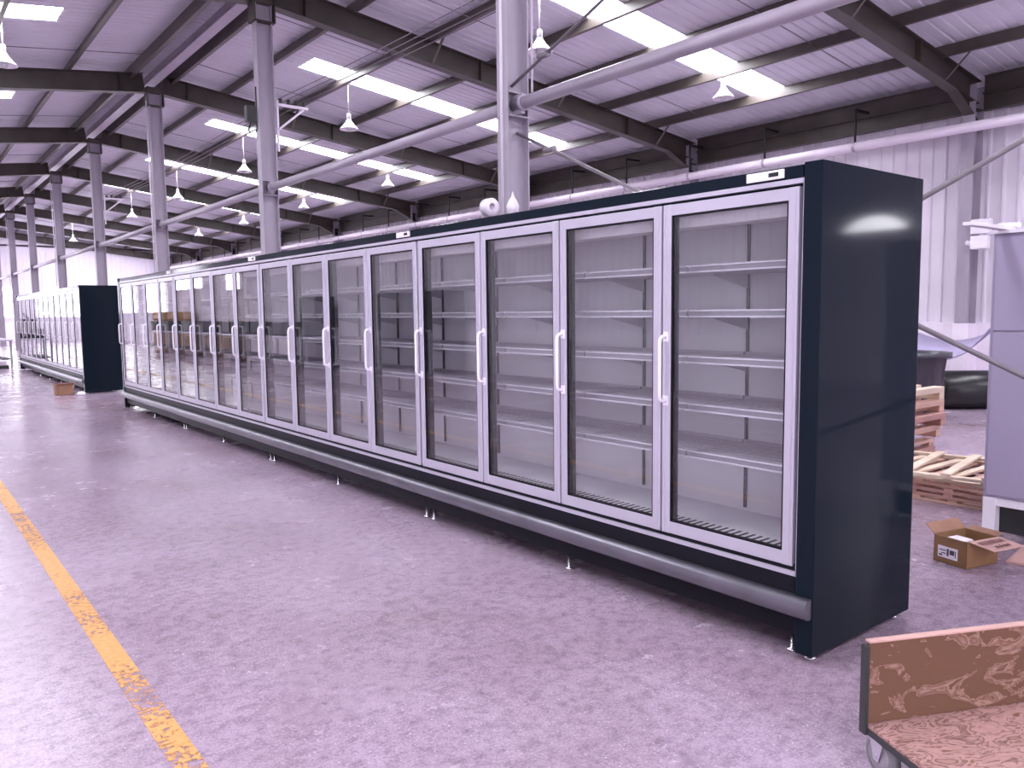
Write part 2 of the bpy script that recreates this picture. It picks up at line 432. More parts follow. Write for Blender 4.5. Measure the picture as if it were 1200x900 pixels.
# ------------------------------------------------------------------ steel frame
KS = list(range(-1, 8))
PURLINS = [.42, 1.62, 3.12, 4.62, 6.12, 7.62, 9.12]      # distance from the ridge
def col_name(k):
    return {-1: 'just outside the frame beside the camera'}.get(k, ORD[k])
for k in KS:
    y = bay(k); e = empty('steel_column', (RIDGE, y, 0))
    lab = ('lavender grey steel column under the ridge, ' + (ORD[k] + (' and widest, beside the long cable lamp' if k == 0 else ' from the camera') if k >= 0 else 'at the camera end, out of view'))
    if k == 0: lab = 'widest and nearest lavender grey steel column behind the freezers'
    tag(e, lab, 'column', 'steel columns under the roof ridge')
    m = MB(); m.ibeam((0, 0, .02), (0, 0, 6.5), .265, .165, .012, .014, up=(1, 0, 0)); m.build('shaft', 'steel', e)
    m = MB(); m.box(-.22, .22, -.17, .17, 0, .025, .004)
    for sx in (-1, 1):
        for sy in (-1, 1): m.lathe([(.018, .02), (.018, .06), (0, .06)], (sx*.17, sy*.13, 0), 8)
    m.build('base_plate', 'steel', e)
    m = MB(); m.box(-.17, .17, -.12, .12, 6.10, 6.12); m.box(-.30, .30, -.11, .11, 6.38, 6.42); m.box(-.16, .16, -.105, .105, 6.42, 6.5)
    for s_ in (-1, 1): m.box(s_*.16 - .006, s_*.16 + .006, -.15, .15, 6.1, 6.5)
    m.build('cap_plate', 'beam', e)
    m = MB(); m.box(-.138, .138, -.088, .088, 3.44, 3.455); m.box(-.138, .138, -.088, .088, 3.66, 3.672)
    m.box(-.02, .02, -.16, .16, 3.46, 3.65); m.build('strut_bracket', 'steel', e)
    if k >= 0 and k % 2 == 0:
        m = MB(); m.tube([(-.19, -.06, 2.3), (-.19, -.06, 6.2)], .014, 8); m.build('conduit', 'bright_rod', e)
    if k == 1:
        m = MB(); m.box(-.34, -.18, -.10, .02, 4.55, 4.80, .01); m.tube([(-.26, -.04, 4.55), (-.3, -.04, 4.42), (-.22, -.05, 4.35), (-.17, -.06, 4.45), (-.17, -.06, 5.1)], .012, 8)
        m.build('junction_box', 'dark', e)
    if k == 0:
        m = MB(); m.tube([(.17, -.09, 3.7), (.17, -.09, 6.3)], .012, 8); m.build('conduit', 'bright_rod', e)

for k in KS + [8]:
    y = bay(k) if k < 8 else bay(8) - .12
    for side in (1, -1):
        xe = 15.45 if side > 0 else -5.5
        e = empty('roof_rafter', (RIDGE + side*.2, y, 6.4))
        where = ORD[k] if k >= 0 else 'out of view'
        tag(e, ('dark steel roof rafter on the %s slope, %s counted from the camera' % ('right' if side > 0 else 'left', where)) if k >= 0
            else 'dark steel roof rafter over the camera, %s slope' % ('right' if side > 0 else 'left'), 'rafter', 'dark roof rafters')
        x0, x1 = 0, xe - (RIDGE + side*.2)
        z0 = roof_z(RIDGE + side*.2) - .2 - 6.4; z1 = roof_z(xe) - .2 - 6.4
        p, q = Vector((x0, 0, z0 - .20)), Vector((x1, 0, z1 - .19))
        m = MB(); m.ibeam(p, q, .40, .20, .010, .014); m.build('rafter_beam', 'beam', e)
        for pd in (.5, 4.0, 8.0):
            t = pd / abs(x1); c = p.lerp(q, t); m = MB(); m.box(c.x - .006, c.x + .006, -.095, .095, c.z - .185, c.z + .185); m.build('stiffener', 'beam', e)
        for pd in (2.92, 5.92, 8.92):
            t = pd / abs(x1); c = p.lerp(q, t)
            for sy in (-1, 1):
                m = MB(); m.bar((c.x, sy*.07, c.z - .19), (c.x, sy*.50, c.z + .24), .05, .006); m.build('fly_brace', 'purlin', e)
        if side > 0:       # haunch where the rafter meets the wall column
            m = MB(); c = q
            m.prof((0, -.006, 0), (0, .006, 0), [(x1 - .9, p.lerp(q, 1 - .9/abs(x1)).z - .18), (x1, q.z - .18), (x1, q.z - .48)], up=(0, 0, 1))
            for v in m.bm.verts: pass
            m.bar((x1 - .9, 0, p.lerp(q, 1 - .9/abs(x1)).z - .19), (x1 - .02, 0, q.z - .48), .18, .012)
            m.build('haunch', 'beam', e)

ztop = .20
for side in (1, -1):
    for i, d in enumerate(PURLINS):
        x = RIDGE + side*d; z = roof_z(x); s_ = side
        m = MB(); h = .30 if i == 0 else .20
        pts = [(-.004, -h), (-.07, -h), (-.07, -h + .02), (-.063, -h + .02), (-.063, -h + .007), (-.004, -h + .007), (-.004, 0), (.07, 0), (.07, -.02), (.063, -.02), (.063, -.007), (.004, -.007), (.004, -h)]
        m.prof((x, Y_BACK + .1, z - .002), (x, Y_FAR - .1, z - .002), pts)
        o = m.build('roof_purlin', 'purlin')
        tag(o, 'long dark roof purlin, %s from the ridge on the %s slope' % ('first' if i == 0 else ORD[i], 'right' if side > 0 else 'left'), 'purlin', 'roof purlins')
m = MB(); m.ibeam((RIDGE, Y_BACK + .1, 6.70), (RIDGE, Y_FAR - .1, 6.70), .16, .20, .010, .012)
o = m.build('ridge_beam', 'steel'); tag(o, 'ridge beam running along the tops of the columns', 'beam')

# thin sag rods crossing the purlins
for k in range(0, 7):
    for f_ in (.22, .80):
        y = bay(k) + f_*BAY
        for side in (1, -1):
            xe = RIDGE + side*9.1
            m = MB(); m.tube([(RIDGE + side*.5, y, roof_z(RIDGE + .5) - .12), (xe, y, roof_z(xe) - .12)], .008, 6)
            o = m.build('sag_rod', 'rod')
            tag(o, 'thin dark sag rod crossing purlins, %s bay of the %s slope, %s of its two' % (ORD[k], 'right' if side > 0 else 'left', 'nearer' if f_ < .5 else 'farther'), 'rod', 'sag rods under the roof')

# horizontal pipe struts between the columns
for k in range(-1, 7):
    m = MB(); m.tube([(RIDGE, bay(k) + .02, 3.56), (RIDGE, bay(k+1) - .02, 3.56)], .060, 16)
    for yy in (bay(k) + .16, bay(k+1) - .16): m.lathe([(.075, -.02), (.075, .02)], (RIDGE, yy, 3.56), 16, 'y', True)
    o = m.build('strut_pipe', 'pipe')
    tag(o, 'thick lavender pipe strut between columns, ' + ('nearest, rising to the upper right' if k == -1 else '%s span from the nearest column' % ('first' if k == 0 else ORD[k])), 'pipe', 'pipe struts between the columns')

# crossed brace rods in the nearest bay
y0, y1 = bay(0), bay(-1)
for (za, zb, lab) in ((3.74, 5.9, 'thin brace rod climbing right from nearest column above the pipe strut'), (5.9, 3.74, 'thin brace rod falling from the top of the nearest column'),
                      (3.30, .34, 'thin brace rod falling right from nearest column, passing behind the freezer'), (.34, 3.30, 'thin brace rod rising to upper right beyond the freezer end')):
    xo = RIDGE + (-.03 if za < zb else .03)
    m = MB(); m.tube([(xo, y0 - .02, za), (xo, y1 + .02, zb)], .016, 10)
    m.lathe([(.03, -.07), (.03, .07)], (xo, y0 - .5, za + (zb - za)*.5/(y0 - y1)), 8, 'y', True)
    o = m.build('brace_rod', 'rod'); tag(o, lab, 'rod', 'cross brace rods')

# wall columns, eave beams
for k in KS:
    y = bay(k); e = empty('wall_column', (15.42, y, 0))
    tag(e, 'grey steel column standing against the right wall, ' + ('%s from the camera' % ORD[k] if k >= 0 else 'out of view beside the camera'), 'column', 'steel columns along the right wall')
    m = MB(); m.ibeam((0, 0, 1.22), (0, 0, 5.42), .36, .22, .012, .014, up=(1, 0, 0)); m.build('shaft', 'steel', e)
    m = MB(); m.box(-.20, .22, -.14, .14, 0, 1.24, .01); m.build('plinth_casing', 'plinth', e)
    for zz in (4.72, 5.0):
        m = MB(); m.box(-.16, .17, -.10, .10, zz, zz + .015); m.build('stiffener', 'beam', e)
for k in range(-1, 8):
    ya, yb = bay(k) + .02, bay(k+1) - .02
    e = empty('eave_beam', (15.42, ya, 5.0)); L = yb - ya
    tag(e, 'dark deep eave beam high on the right wall, ' + ('%s bay from the camera' % ('first' if k == 0 else ORD[k]) if k >= 0 else 'bay beside the camera'), 'beam', 'eave beams along the right wall')
    m = MB(); m.ibeam((.08, .12, .28), (.08, L - .12, .28), .60, .14, .012, .014); m.build('beam_web', 'beam', e)
    m = MB(); m.box(.00, .075, .12, L - .12, .26, .285); m.build('web_stiffener', 'beam', e)
    m = MB(); m.bar((.08, .1, -.28), (.08, L - .1, -.28), .05, .05); m.build('wall_girt', 'purlin', e)
# hung white pipe
e = empty('hung_pipe', (14.9, Y_BACK + 1, 4.62)); tag(e, 'long white pipe hung below the eave along the right wall', 'pipe')
m = MB(); L = Y_FAR - Y_BACK - 2; m.tube([(0, 0, 0), (0, L, 0)], .085, 18); m.build('pipe_run', 'white_pipe', e)
yy = 8.15
n_h = 0
while yy < Y_FAR - 4:
    ly = yy - (Y_BACK + 1)
    m = MB(); m.tube([(0, ly, .085), (0, ly, .72)], .022, 8); m.bar((0, ly, .70), (.46, ly, .70), .05, .05)
    m.build('hanger', 'black', e)
    m = MB(); m.lathe([(.094, -.03), (.094, .03)], (0, ly, 0), 18, 'y'); m.build('pipe_clamp', 'pipe', e)
    yy += 2.0

# overhead wires on insulator racks
for k in (1, 3):
    y = bay(k); e = empty('insulator_rack', (RIDGE + .17, y - .06, 4.9))
    tag(e, 'small white bracket with dark insulators bolted to the %s column' % ORD[k], 'bracket', 'insulator brackets')
    m = MB(); m.bar((0, 0, -.02), (.52, 0, -.02), .04, .04); m.build('arm', 'bright_rod', e)
    m = MB(); m.bar((.0, 0, -.42), (.44, 0, -.05), .04, .03); m.build('brace', 'bright_rod', e)
    m = MB(); m.bar((.0, 0, -.75), (.0, 0, .05), .04, .03, (1, 0, 0)); m.build('mount', 'bright_rod', e)
    for i in range(4):
        m = MB(); m.lathe([(0, 0), (.022, 0), (.032, .02), (.02, .035), (.032, .05), (.03, .075), (0, .08)], (.06 + i*.13, 0, 0), 12); m.build('insulator', 'dark', e)
for i in range(4):
    x = RIDGE + .23 + i*.13; pts = []
    for k in (-1, 1, 3):
        pts.append((x, bay(k) - .06, 4.99))
        if k < 3:
            for j in range(1, 8):
                t = j/8; pts.append((x, bay(k) + 2*BAY*t - .06, 4.99 - .10*4*t*(1 - t)))
    m = MB(); m.tube(pts, .007, 6); o = m.build('overhead_wire', 'wire')
    tag(o, 'thin overhead wire on the insulators, %s out from the columns' % ('nearest' if i == 0 else ORD[i]), 'wire', 'overhead wires')

# ------------------------------------------------------------------ hanging lamps
def make_lamp():
    e = empty('pendant_lamp')
    m = MB(); m.lathe([(.045, .20), (.06, .17), (.085, .13), (.13, .075), (.185, .015), (.20, .0), (.20, -.012), (.192, -.012), (.178, .012), (.12, .072), (.075, .125), (.045, .165)], (0, 0, 0), 28); m.build('lamp_shade', 'lamp', e)
    m = MB(); m.lathe([(0, .33), (.03, .325), (.045, .29), (.045, .20), (.02, .17), (0, .17)], (0, 0, 0), 18); m.build('lamp_housing', 'lamp', e)
    m = MB(); m.lathe([(.0, -.06), (.035, -.05), (.06, -.01), (.06, .03), (.03, .10), (.03, .15), (0, .15)], (0, 0, 0), 16); m.build('bulb', 'bulb', e)
    return e
proto = make_lamp(); first = True; rods = {}
lamps = []
for k in range(0, 7):
    for d, nm in ((3.12, 'inner'), (7.62, 'outer'), (-3.12, 'left')): lamps.append((k, d, nm))
for k, d, nm in lamps:
    if nm == 'left' and k not in (1,): continue
    e = empty('pendant_lamp')
    for ch in proto.children:
        c_ = ch.copy(); COL.objects.link(c_); c_.parent = e
    x = RIDGE + d; y = bay(k) + 3.25
    zl = 5.48 if nm != 'left' else 5.74
    if nm == 'left': y = 15.9
    e.location = (x, y, zl); hl = roof_z(x) - .2 - zl
    if nm not in rods:
        m = MB(); m.tube([(0, 0, .30), (0, 0, hl)], .012, 8); rods[nm] = m.build('hanging_rod', 'lamp', e)
    else:
        ro = bpy.data.objects.new('hanging_rod', rods[nm].data); COL.objects.link(ro); ro.parent = e
    if nm == 'inner': lab = 'white cone lamp in the row nearer the columns, %s from the camera' % ORD[k]
    elif nm == 'outer': lab = 'white cone lamp in the row nearer the right wall, %s from the camera' % ORD[k]
    else: lab = 'white cone lamp cut off by the left edge of the photo'
    tag(e, lab, 'lamp', 'hanging cone lamps')

for ch in list(proto.children): bpy.data.objects.remove(ch)
bpy.data.objects.remove(proto)
# ------------------------------------------------------------------ freezers
SHELF_Z = (1.775, 1.545, 1.305, 1.055, .805)
BUMP = [(x, z - .043) for x, z in [(0, .338), (-.030, .338), (-.044, .334), (-.053, .326), (-.058, .314), (-.061, .300), (-.062, .286), (-.060, .272), (-.056, .260), (-.048, .252), (-.036, .248), (0, .248)]]
def make_unit():
    e = empty('display_freezer')
    W = UNIT
    m = MB(); m.box(.735, .75, 0, W, .36, 2.06); m.build('back_panel', 'liner', e)
    m = MB(); m.box(.75, .879, 0, W, .10, 2.168, .004); m.build('rear_casing', 'navy_matt', e)
    m = MB(); m.box(.05, .75, 0, W, .12, .30); m.build('base_casing', 'navy_matt', e)
    m = MB(); m.box(.10, .735, 0, W, .30, .40); m.build('well_floor', 'liner', e)
    m = MB(); m.box(.04, .20, 0, W, .40, .455)
    m.mi = 1
    for i in range(int(W/.04)): m.box(.055, .185, i*.04 + .01, i*.04 + .024, .455, .457)
    m.build('air_grille', ['liner', 'upright'], e)
    m = MB(); m.box(.10, .735, 0, W, 2.03, 2.05); m.box(.10, .20, 0, W, 1.97, 2.03); m.build('inner_ceiling', 'liner', e)
    c = MB(); c.box(.0, .75, 0, W, 2.112, 2.1685, .003); c.box(.03, .75, 0, W, 2.05, 2.112); can = c.build('canopy', 'navy', e)
    m = MB(); m.box(-.010, .0, .09, .28, 2.122, 2.162, .003); ctl = m.build('temperature_controller', 'controller', can, label='white controller strip with dark display')
    m = MB(); m.box(-.0115, -.009, .115, .165, 2.134, 2.152, .001); m.build('display', 'display', ctl)
    m = MB(); m.box(.0, .05, 0, W, .19, .375); m.box(.010, .034, 0, W, .375, .425); m.build('lower_fascia', 'navy_matt', e)
    # rounded bumper rail
    m = MB(); pts = BUMP
    m.prof((0, 0, 0), (0, W, 0), pts, smooth=True); m.build('bumper', 'bumper', e)
    m = MB(); m.box(.02, .04, 0, W, .10, .210); m.build('kick_plate', 'navy_matt', e)
    m = MB(); m.box(-.002, .03, 0, W, 2.092, 2.113); m.build('top_jamb', 'alu', e)
    m = MB(); m.box(-.004, .012, 0, W, .374, .394); m.build('bottom_jamb', 'alu', e)
    for i in range(5):
        y = i*DOOR
        ya, yb = max(0, y - .028), min(W, y + .028)
        m = MB(); m.box(.034, .10, ya, yb, .398, 2.092); m.build('mullion', 'gasket', e)
        if i < 4 or True:
            m = MB(); yu0, yu1 = max(0, y - .008), min(W, y + .008)
            m.box(.722, .735, yu0, yu1, .42, 2.03)
            m.build('shelf_upright', 'upright', e)
    for i in range(4):
        y0, y1 = i*DOOR + (.006 if i else .018), (i+1)*DOOR - .006; z0, z1 = .414, 2.080; sw = .052
        m = MB()
        m.box(.0, .034, y0, y0 + sw, z0, z1, .003); m.box(.0, .034, y1 - sw, y1, z0, z1, .003)
        m.box(.001, .033, y0 + sw - .002, y1 - sw + .002, z1 - .055, z1 - .001, .002); m.box(.001, .033, y0 + sw - .002, y1 - sw + .002, z0 + .001, z0 + .062, .002)
        # raised beads on the stiles
        for yy in (y0 + .014, y1 - .020): m.box(-.003, .002, yy, yy + .006, z0 + .01, z1 - .01)
        d = m.build('door', 'alu', e)
        m = MB(); g = .008
        a0, a1, c0, c1 = y0 + sw, y1 - sw, z0 + .062, z1 - .055
        m.box(.004, .030, a0, a0 + g, c0, c1); m.box(.004, .030, a1 - g, a1, c0, c1); m.box(.004, .030, a0, a1, c0, c0 + g); m.box(.004, .030, a0, a1, c1 - g, c1)
        m.build('gasket', 'gasket', d)
        m = MB(); m.box(.010, .022, a0 + g, a1 - g, c0 + g, c1 - g); m.build('glass_pane', 'glass', d)
        m = MB(); yh = y1 - .022
        m.tube([(.0, yh, 1.425), (-.030, yh, 1.425), (-.044, yh, 1.412), (-.047, yh, 1.39), (-.047, yh, 1.135), (-.044, yh, 1.113), (-.030, yh, 1.10), (.0, yh, 1.10)], .0095, 10)
        m.box(-.004, .001, yh - .016, yh + .016, 1.40, 1.45, .001); m.box(-.004, .001, yh - .016, yh + .016, 1.075, 1.125, .001)
        m.build('handle', 'handle', d)
    smesh = rmesh = bmesh_ = None
    for zi, z in enumerate(SHELF_Z):
        for i in range(4):
            yc = i*DOOR
            if smesh is None:
                m = MB(); m.box(.215, .72, .008, DOOR - .008, -.022, -.004); m.box(.70, .72, .008, DOOR - .008, -.004, .012)
                for j in range(7): m.box(.25 + j*.065, .255 + j*.065, .02, DOOR - .02, -.004, -.001)
                s = m.build('shelf', 'shelf', e, (0, yc, z)); smesh = s.data
                m = MB(); m.box(.196, .214, .006, DOOR - .006, -.026, -.018); m.box(.200, .214, .006, DOOR - .006, .005, .013)
                m.mi = 1; m.box(.204, .214, .006, DOOR - .006, -.018, .005)
                r = m.build('price_rail', ['rail', 'shelf_edge'], s); rmesh = r.data
                m = MB(); m.prof((0, -.002, 0), (0, .003, 0), [(.72, -.10), (.72, -.024), (.42, -.024), (.42, -.035)]); br = m.build('bracket', 'shelf', s); bmesh_ = br.data
            else:
                s = bpy.data.objects.new('shelf', smesh); COL.objects.link(s); s.parent = e; s.location = (0, yc, z)
                r = bpy.data.objects.new('price_rail', rmesh); COL.objects.link(r); r.parent = s
                br = bpy.data.objects.new('bracket', bmesh_); COL.objects.link(br); br.parent = s
    for y in (.05, W/2, W - .05):
        for x in (.07, .80):
            m = MB(); m.lathe([(0, 0), (.026, 0), (.026, .008), (.010, .014), (.010, .125), (0, .125)], (x, y, 0), 14); m.build('levelling_foot', 'chrome', e)
    return e
def end_panel(e, y0, y1, near):
    m = MB(); m.box(-.012, .885, y0, y1, .03, 2.175, .006); m.build('end_panel', 'navy', e)
    pts = BUMP
    m = MB(); m.prof((0, y0 + .006 if near else y0 - .004, 0), (0, 0 if near else y1 - .006, 0), pts, smooth=True); m.build('bumper_end', 'bumper', e)
    ya, yb = (y1 - .008, y1 + .004) if near else (y0 - .012, y0 + .004)
    m = MB(); m.box(-.006, .03, ya, yb, .374, 2.113); m.build('side_trim', 'alu', e)
    for x in (.05, .80):
        m = MB(); yy = (y0 + y1)/2; m.lathe([(0, 0), (.026, 0), (.026, .008), (.010, .014), (.010, .05), (0, .05)], (x, yy, 0), 14); m.build('levelling_foot', 'chrome', e)
u0 = make_unit(); units = [u0] + [copy_tree(u0) for _ in range(6)]
G1, G2 = 'four-door freezer sections of the near row', 'four-door freezer sections of the far row'
labs = [('dark four-door glass freezer section nearest the camera, with tall glossy navy end panel', G1),
        ('second four-door glass freezer section from the near end of the long row', G1),
        ('third four-door glass freezer section along the near row, behind the floor line', G1),
        ('last freezer section of the near row, beside the black panel of the far row', G1),
        ('first freezer section of the far row, with the black end panel facing us', G2),
        ('middle freezer section of the far row', G2),
        ('farthest freezer section at the far left end of the far row', G2)]
labs[2] = ('third four-door glass freezer section from the near end of the long row', G1)
ROW2 = 17.86
for i, u in enumerate(units):
    y = ROW_Y + i*(UNIT + .002) if i < 4 else ROW2 + .04 + (i-4)*(UNIT + .002)
    u.location = (FRONT, y, 0); tag(u, labs[i][0], 'freezer', labs[i][1])
end_panel(units[0], -.095, -.008, True); end_panel(units[3], UNIT + .004, UNIT + .09, False)
end_panel(units[4], -.095, -.008, True); end_panel(units[6], UNIT + .004, UNIT + .09, False)

# small fittings on top of the near row, in front of the nearest column
e = empty('pipe_valve', (3.86, 4.86, 2.1695)); tag(e, 'small white pipe valve standing on the freezer top before the nearest column', 'valve')
m = MB(); m.lathe([(0, 0), (.05, 0), (.05, .02), (.025, .03), (.025, .13), (.045, .15), (.05, .20), (.03, .24), (.012, .27), (0, .31)], (0, 0, 0), 16); m.build('valve_body', 'white_pipe', e)
m = MB(); m.tube([(0, 0, .09), (0, .12, .09), (0, .16, .06), (0, .16, .0)], .02, 10); m.build('stub_pipe', 'white_pipe', e)
e = empty('pipe_coupling', (3.86, 5.16, 2.1695)); tag(e, 'round white pipe coupling on the freezer top left of the valve', 'coupling')
m = MB(); m.lathe([(.03, -.04), (.07, -.04), (.07, .04), (.03, .04), (.03, -.04)], (0, 0, .22), 18, 'y'); m.build('ring', 'white_pipe', e)
m = MB(); m.lathe([(0, 0), (.05, 0), (.05, .012), (.018, .02), (.018, .155), (0, .155)], (0, 0, 0), 14); m.build('stub_post', 'pipe', e)

# ------------------------------------------------------------------ floor line
m = MB(); m.box(.685, .785, Y_BACK + 2, 40, .0005, .0025); o = m.build('floor_marking', 'line'); tag(o, 'worn yellow painted line along the floor', 'floor line')

# ------------------------------------------------------------------ grey cabinet at the right edge
e = empty('grey_cabinet', (5.80, .75, 0)); tag(e, 'tall lavender grey steel cabinet on white stand at right edge', 'cabinet')
m = MB(); m.box(0, .75, 0, 1.44, .27, 2.03, .004); m.build('body', 'grey_cab', e)
for y0, y1, z0, z1 in ((.02, 1.42, .29, 1.385), (.02, 1.42, 1.395, 2.01)):
    m = MB(); m.box(-.012, .004, y0, y1, z0, z1, .003); m.build('front_panel', 'grey_cab', e)
m = MB(); m.box(-.03, .76, -.01, 1.46, 2.03, 2.05); m.build('top_plate', 'white_frame', e)
for x in (.0, .67):
    for y in (.02, 1.36):
        m = MB(); m.box(x, x + .08, y, y + .08, 0, .27, .003); m.build('leg', 'white_frame', e)
m = MB(); m.box(.01, .06, .1, 1.36, .215, .268); m.box(.69, .74, .1, 1.36, .215, .268); m.build('stand_rail', 'white_frame', e)
m = MB(); m.bar((.3, 1.3, .03), (.3, .15, .20), .04, .04); m.bar((.05, .62, .05), (.7, .62, .05), .04, .04); m.build('stand_brace', 'steel', e)
m = MB(); m.box(.10, .12, .06, 1.40, .02, .21); m.build('shade_sheet', 'dark', e)  # dark sheet stands in for the shade under the cabinet
m = MB(); m.box(-.62, .05, -.03, .03, 0, .022, .003); m.box(-.02, .05, -.06, .06, .022, .05, .003); o = m.build('metal_strip', 'white_frame', None, (5.86, 2.13, 2.0515), .0)
tag(o, 'white metal strip sticking out from the top of the grey cabinet', 'strip')

# wall box beside the wall column
e = empty('switch_box', (15.2, 5.95, 2.64)); tag(e, 'small white switch box on the wall column beside the grey cabinet', 'switch box')
m = MB(); m.box(-.10, .06, -.16, .14, .17, .42, .01); m.build('box_body', 'white_frame', e)
m = MB(); m.box(-.16, .0, -.16, .12, -.10, .13, .02); m.build('plug_socket', 'paper', e)
m = MB(); m.tube([(-.05, .10, .0), (-.05, .22, .02)], .05, 12); m.build('plug', 'paper', e)

# ------------------------------------------------------------------ timber
def timber_frame(name, L, W, t, mt, slats, loc, rz, lab, group, rail=.07):
    """an open rectangular frame of battens: long rails, cross slats"""
    e = empty(name, loc, rz); tag(e, lab, 'pallet' if 'pallet' in name else 'frame', group)
    for s_ in (0, 1):
        m = MB(); x = s_*(W - rail); m.box(x, x + rail, 0, L, 0, t*.55, .003); m.build('rail', mt, e)
    for i in range(slats):
        y = i*(L - rail)/(slats - 1); m = MB(); m.box(0, W, y, y + rail, t*.55, t, .003); m.build('slat', mt, e)
    return e
g = 'open timber frames stacked behind the freezer end'
z = 0
for i in range(6):
    top = i == 5
    jx, jy = random.uniform(-.03, .03), random.uniform(-.04, .04)
    mt = ['wood', 'wood_pink', 'wood_pink', 'wood', 'wood_cream', 'wood_cream'][i]
    t = .043
    wd = ['lowest', 'second lowest', 'third from the floor', 'fourth from the floor', 'second from the top', 'topmost'][i]
    timber_frame('timber_frame', .92, 1.05, t, mt, 4, (6.50 + jx, 2.38 + jy, z), (-.02 if not top else .15) + random.uniform(-.02, .02),
                 'open timber frame in the low front pile by the freezer end, %s' % wd, g)
    z += t
z = 0; g = 'rough pallets stacked behind the timber frames'
for i in range(8):
    low = i < 4
    t = .068 if low else .125
    jx, jy = random.uniform(-.04, .04), random.uniform(-.04, .04)
    wd = ['lowest', 'second lowest', 'third from the floor', 'fourth from the floor', 'fourth from the top', 'third from the top', 'second from the top', 'topmost'][i]
    x1 = 7.98 if low else 8.16
    mt = ['wood_pink', 'wood_pink', 'wood_pink', 'wood', 'wood', 'wood_pink', 'wood', 'wood_cream'][i]
    timber_frame('wooden_pallet', 1.0, 1.0, t, mt, 5, (x1 - 1.0 + jx, 3.50 + jy, z), random.uniform(-.06, .06), 'rough wooden pallet in the tall stack beyond the frames, %s' % wd, g, .10)
    z += t

# ------------------------------------------------------------------ things by the right wall
e = empty('black_roll', (12.55, 5.45, 0), math.radians(-42)); tag(e, 'black cylindrical roll lying on the floor near the right wall', 'roll')
m = MB(); R = .29; m.lathe([(.16, 0), (.25, .0), (R, .03), (R, 1.15), (.25, 1.18), (.16, 1.18), (.16, 0)], (0, 0, R), 32, 'x'); m.build('roll_body', 'blackroll', e)
m = MB(); m.lathe([(.13, .03), (.16, .03), (.16, 1.15), (.13, 1.15), (.13, .03)], (0, 0, R), 24, 'x'); m.build('core_tube', 'darkgrey', e)
e = empty('dark_tub', (11.35, 5.32, 0)); tag(e, 'dark grey tapered tub behind the pallet stack', 'tub')
m = MB(); m.lathe([(0, .02), (.34, .02), (.38, .10), (.48, .88), (.52, .88), (.52, .91), (.46, .91), (.33, .12), (0, .1)], (0, 0, 0), 36); m.build('tub_body', 'darkgrey', e)
m = MB(); m.lathe([(.515, .85), (.54, .85), (.54, .92), (.515, .92), (.515, .85)], (0, 0, 0), 36); m.build('tub_rim', 'darkgrey', e)
# bent sheet leaning over the tub
m = MB(); nU = 24; A = []
for i in range(nU + 1):
    t = i/nU; y = 7.4 - 2.6*t; zz = 1.30 - .62*math.sin(math.pi*min(1, t*1.08))**1.0*t**.6 - .05*t
    A.append((y, zz + (.26*(t - .8)/.2 if t > .8 else 0)))
X0, X1 = 13.25, 14.2
for off in (0, -.03):
    pass
v = [[m.bm.verts.new((x, y, zz + o_ + dz)) for (y, zz) in A] for (x, dz) in ((X0, -.18), (X1, .12)) for o_ in (0, -.03)]
for a_, b_ in ((0, 2), (1, 3), (0, 1), (2, 3)):
    for i in range(nU): m._f([v[a_][i], v[a_][i+1], v[b_][i+1], v[b_][i]], True)
o = m.build('foam_sheet', 'lavender'); tag(o, 'curved lavender foam sheet sagging by the right wall above the black roll', 'foam sheet')
e = empty('steel_trestle', (13.72, 6.75, 0)); tag(e, 'low trestle holding up the curved lavender sheet', 'trestle')
for yy in (-.3, .6):
    m = MB(); m.box(-.4, .4, yy - .03, yy + .03, .66, .72); m.build('beam', 'dark', e)
    for xx in (-.36, .36):
        m = MB(); m.box(xx - .025, xx + .025, yy - .025, yy + .025, 0, .66); m.build('leg', 'dark', e)

# ------------------------------------------------------------------ cardboard box and flat sheet
e = empty('cardboard_box', (4.950, 1.945, 0), -.245); tag(e, 'open cardboard box with white label on the floor behind the freezer', 'box')
bx, by, bz, t = .285, .215, .165, .005
m = MB(); m.box(0, bx, 0, t, 0, bz); m.box(0, bx, by - t, by, 0, bz); m.box(0, t, 0, by, 0, bz); m.box(bx - t, bx, 0, by, 0, bz); m.box(0, bx, 0, by, 0, t); m.build('carton', 'card', e)
def flap(p, q, out, L, name, mt='card', par=e):
    p, q, out = Vector(p), Vector(q), Vector(out).normalized()*L; n = (q - p).cross(out).normalized()*.004
    m = MB(); m.hexa([p, q, q + out, p + out, p + n, q + n, q + out + n, p + out + n]); return m.build(name, mt, par)
flap((0, by, bz), (bx, by, bz), (0, .75, .6), .08, 'flap', 'card_in')
ff = flap((0.02, 0, bz), (bx, 0, bz), (.10, -.9, -.12), .15, 'flap', 'card_pink')
flap((0, 0.02, bz), (0, by - .02, bz), (.9, 0, -.5), .07, 'flap', 'card_in')
flap((bx, 0.02, bz), (bx, by, bz), (.9, 0, .15), .07, 'flap', 'card_in')
m = MB()
for i in range(7): m.box(.05 + i*.030, .062 + i*.030, -.072, -.03, bz - .004 + .0045, bz + .0065 - .002)
for i in range(4): m.box(.10 + i*.034, .116 + i*.034, -.128, -.098, bz - .004 - .007, bz - .004 - .004)
for v_ in m.bm.verts: v_.co.z = bz + .1325*v_.co.y + .0062
m.build('printing', 'ink_red', ff)
m = MB(); m.box(-.003, -.0005, .055, .185, .035, .105); lb = m.build('label', 'paper', e, label='white label with dark print')
m = MB()
for (a_, b_, c_, d_) in ((.075, .105, .062, .090), (.112, .124, .05, .095), (.13, .175, .078, .084), (.13, .16, .060, .066), (.065, .07, .05, .09), (.155, .175, .045, .055)): m.box(-.0042, -.003, by - d_ - .02 if False else a_, b_, c_, d_)
m.build('print_marks', 'ink', lb)
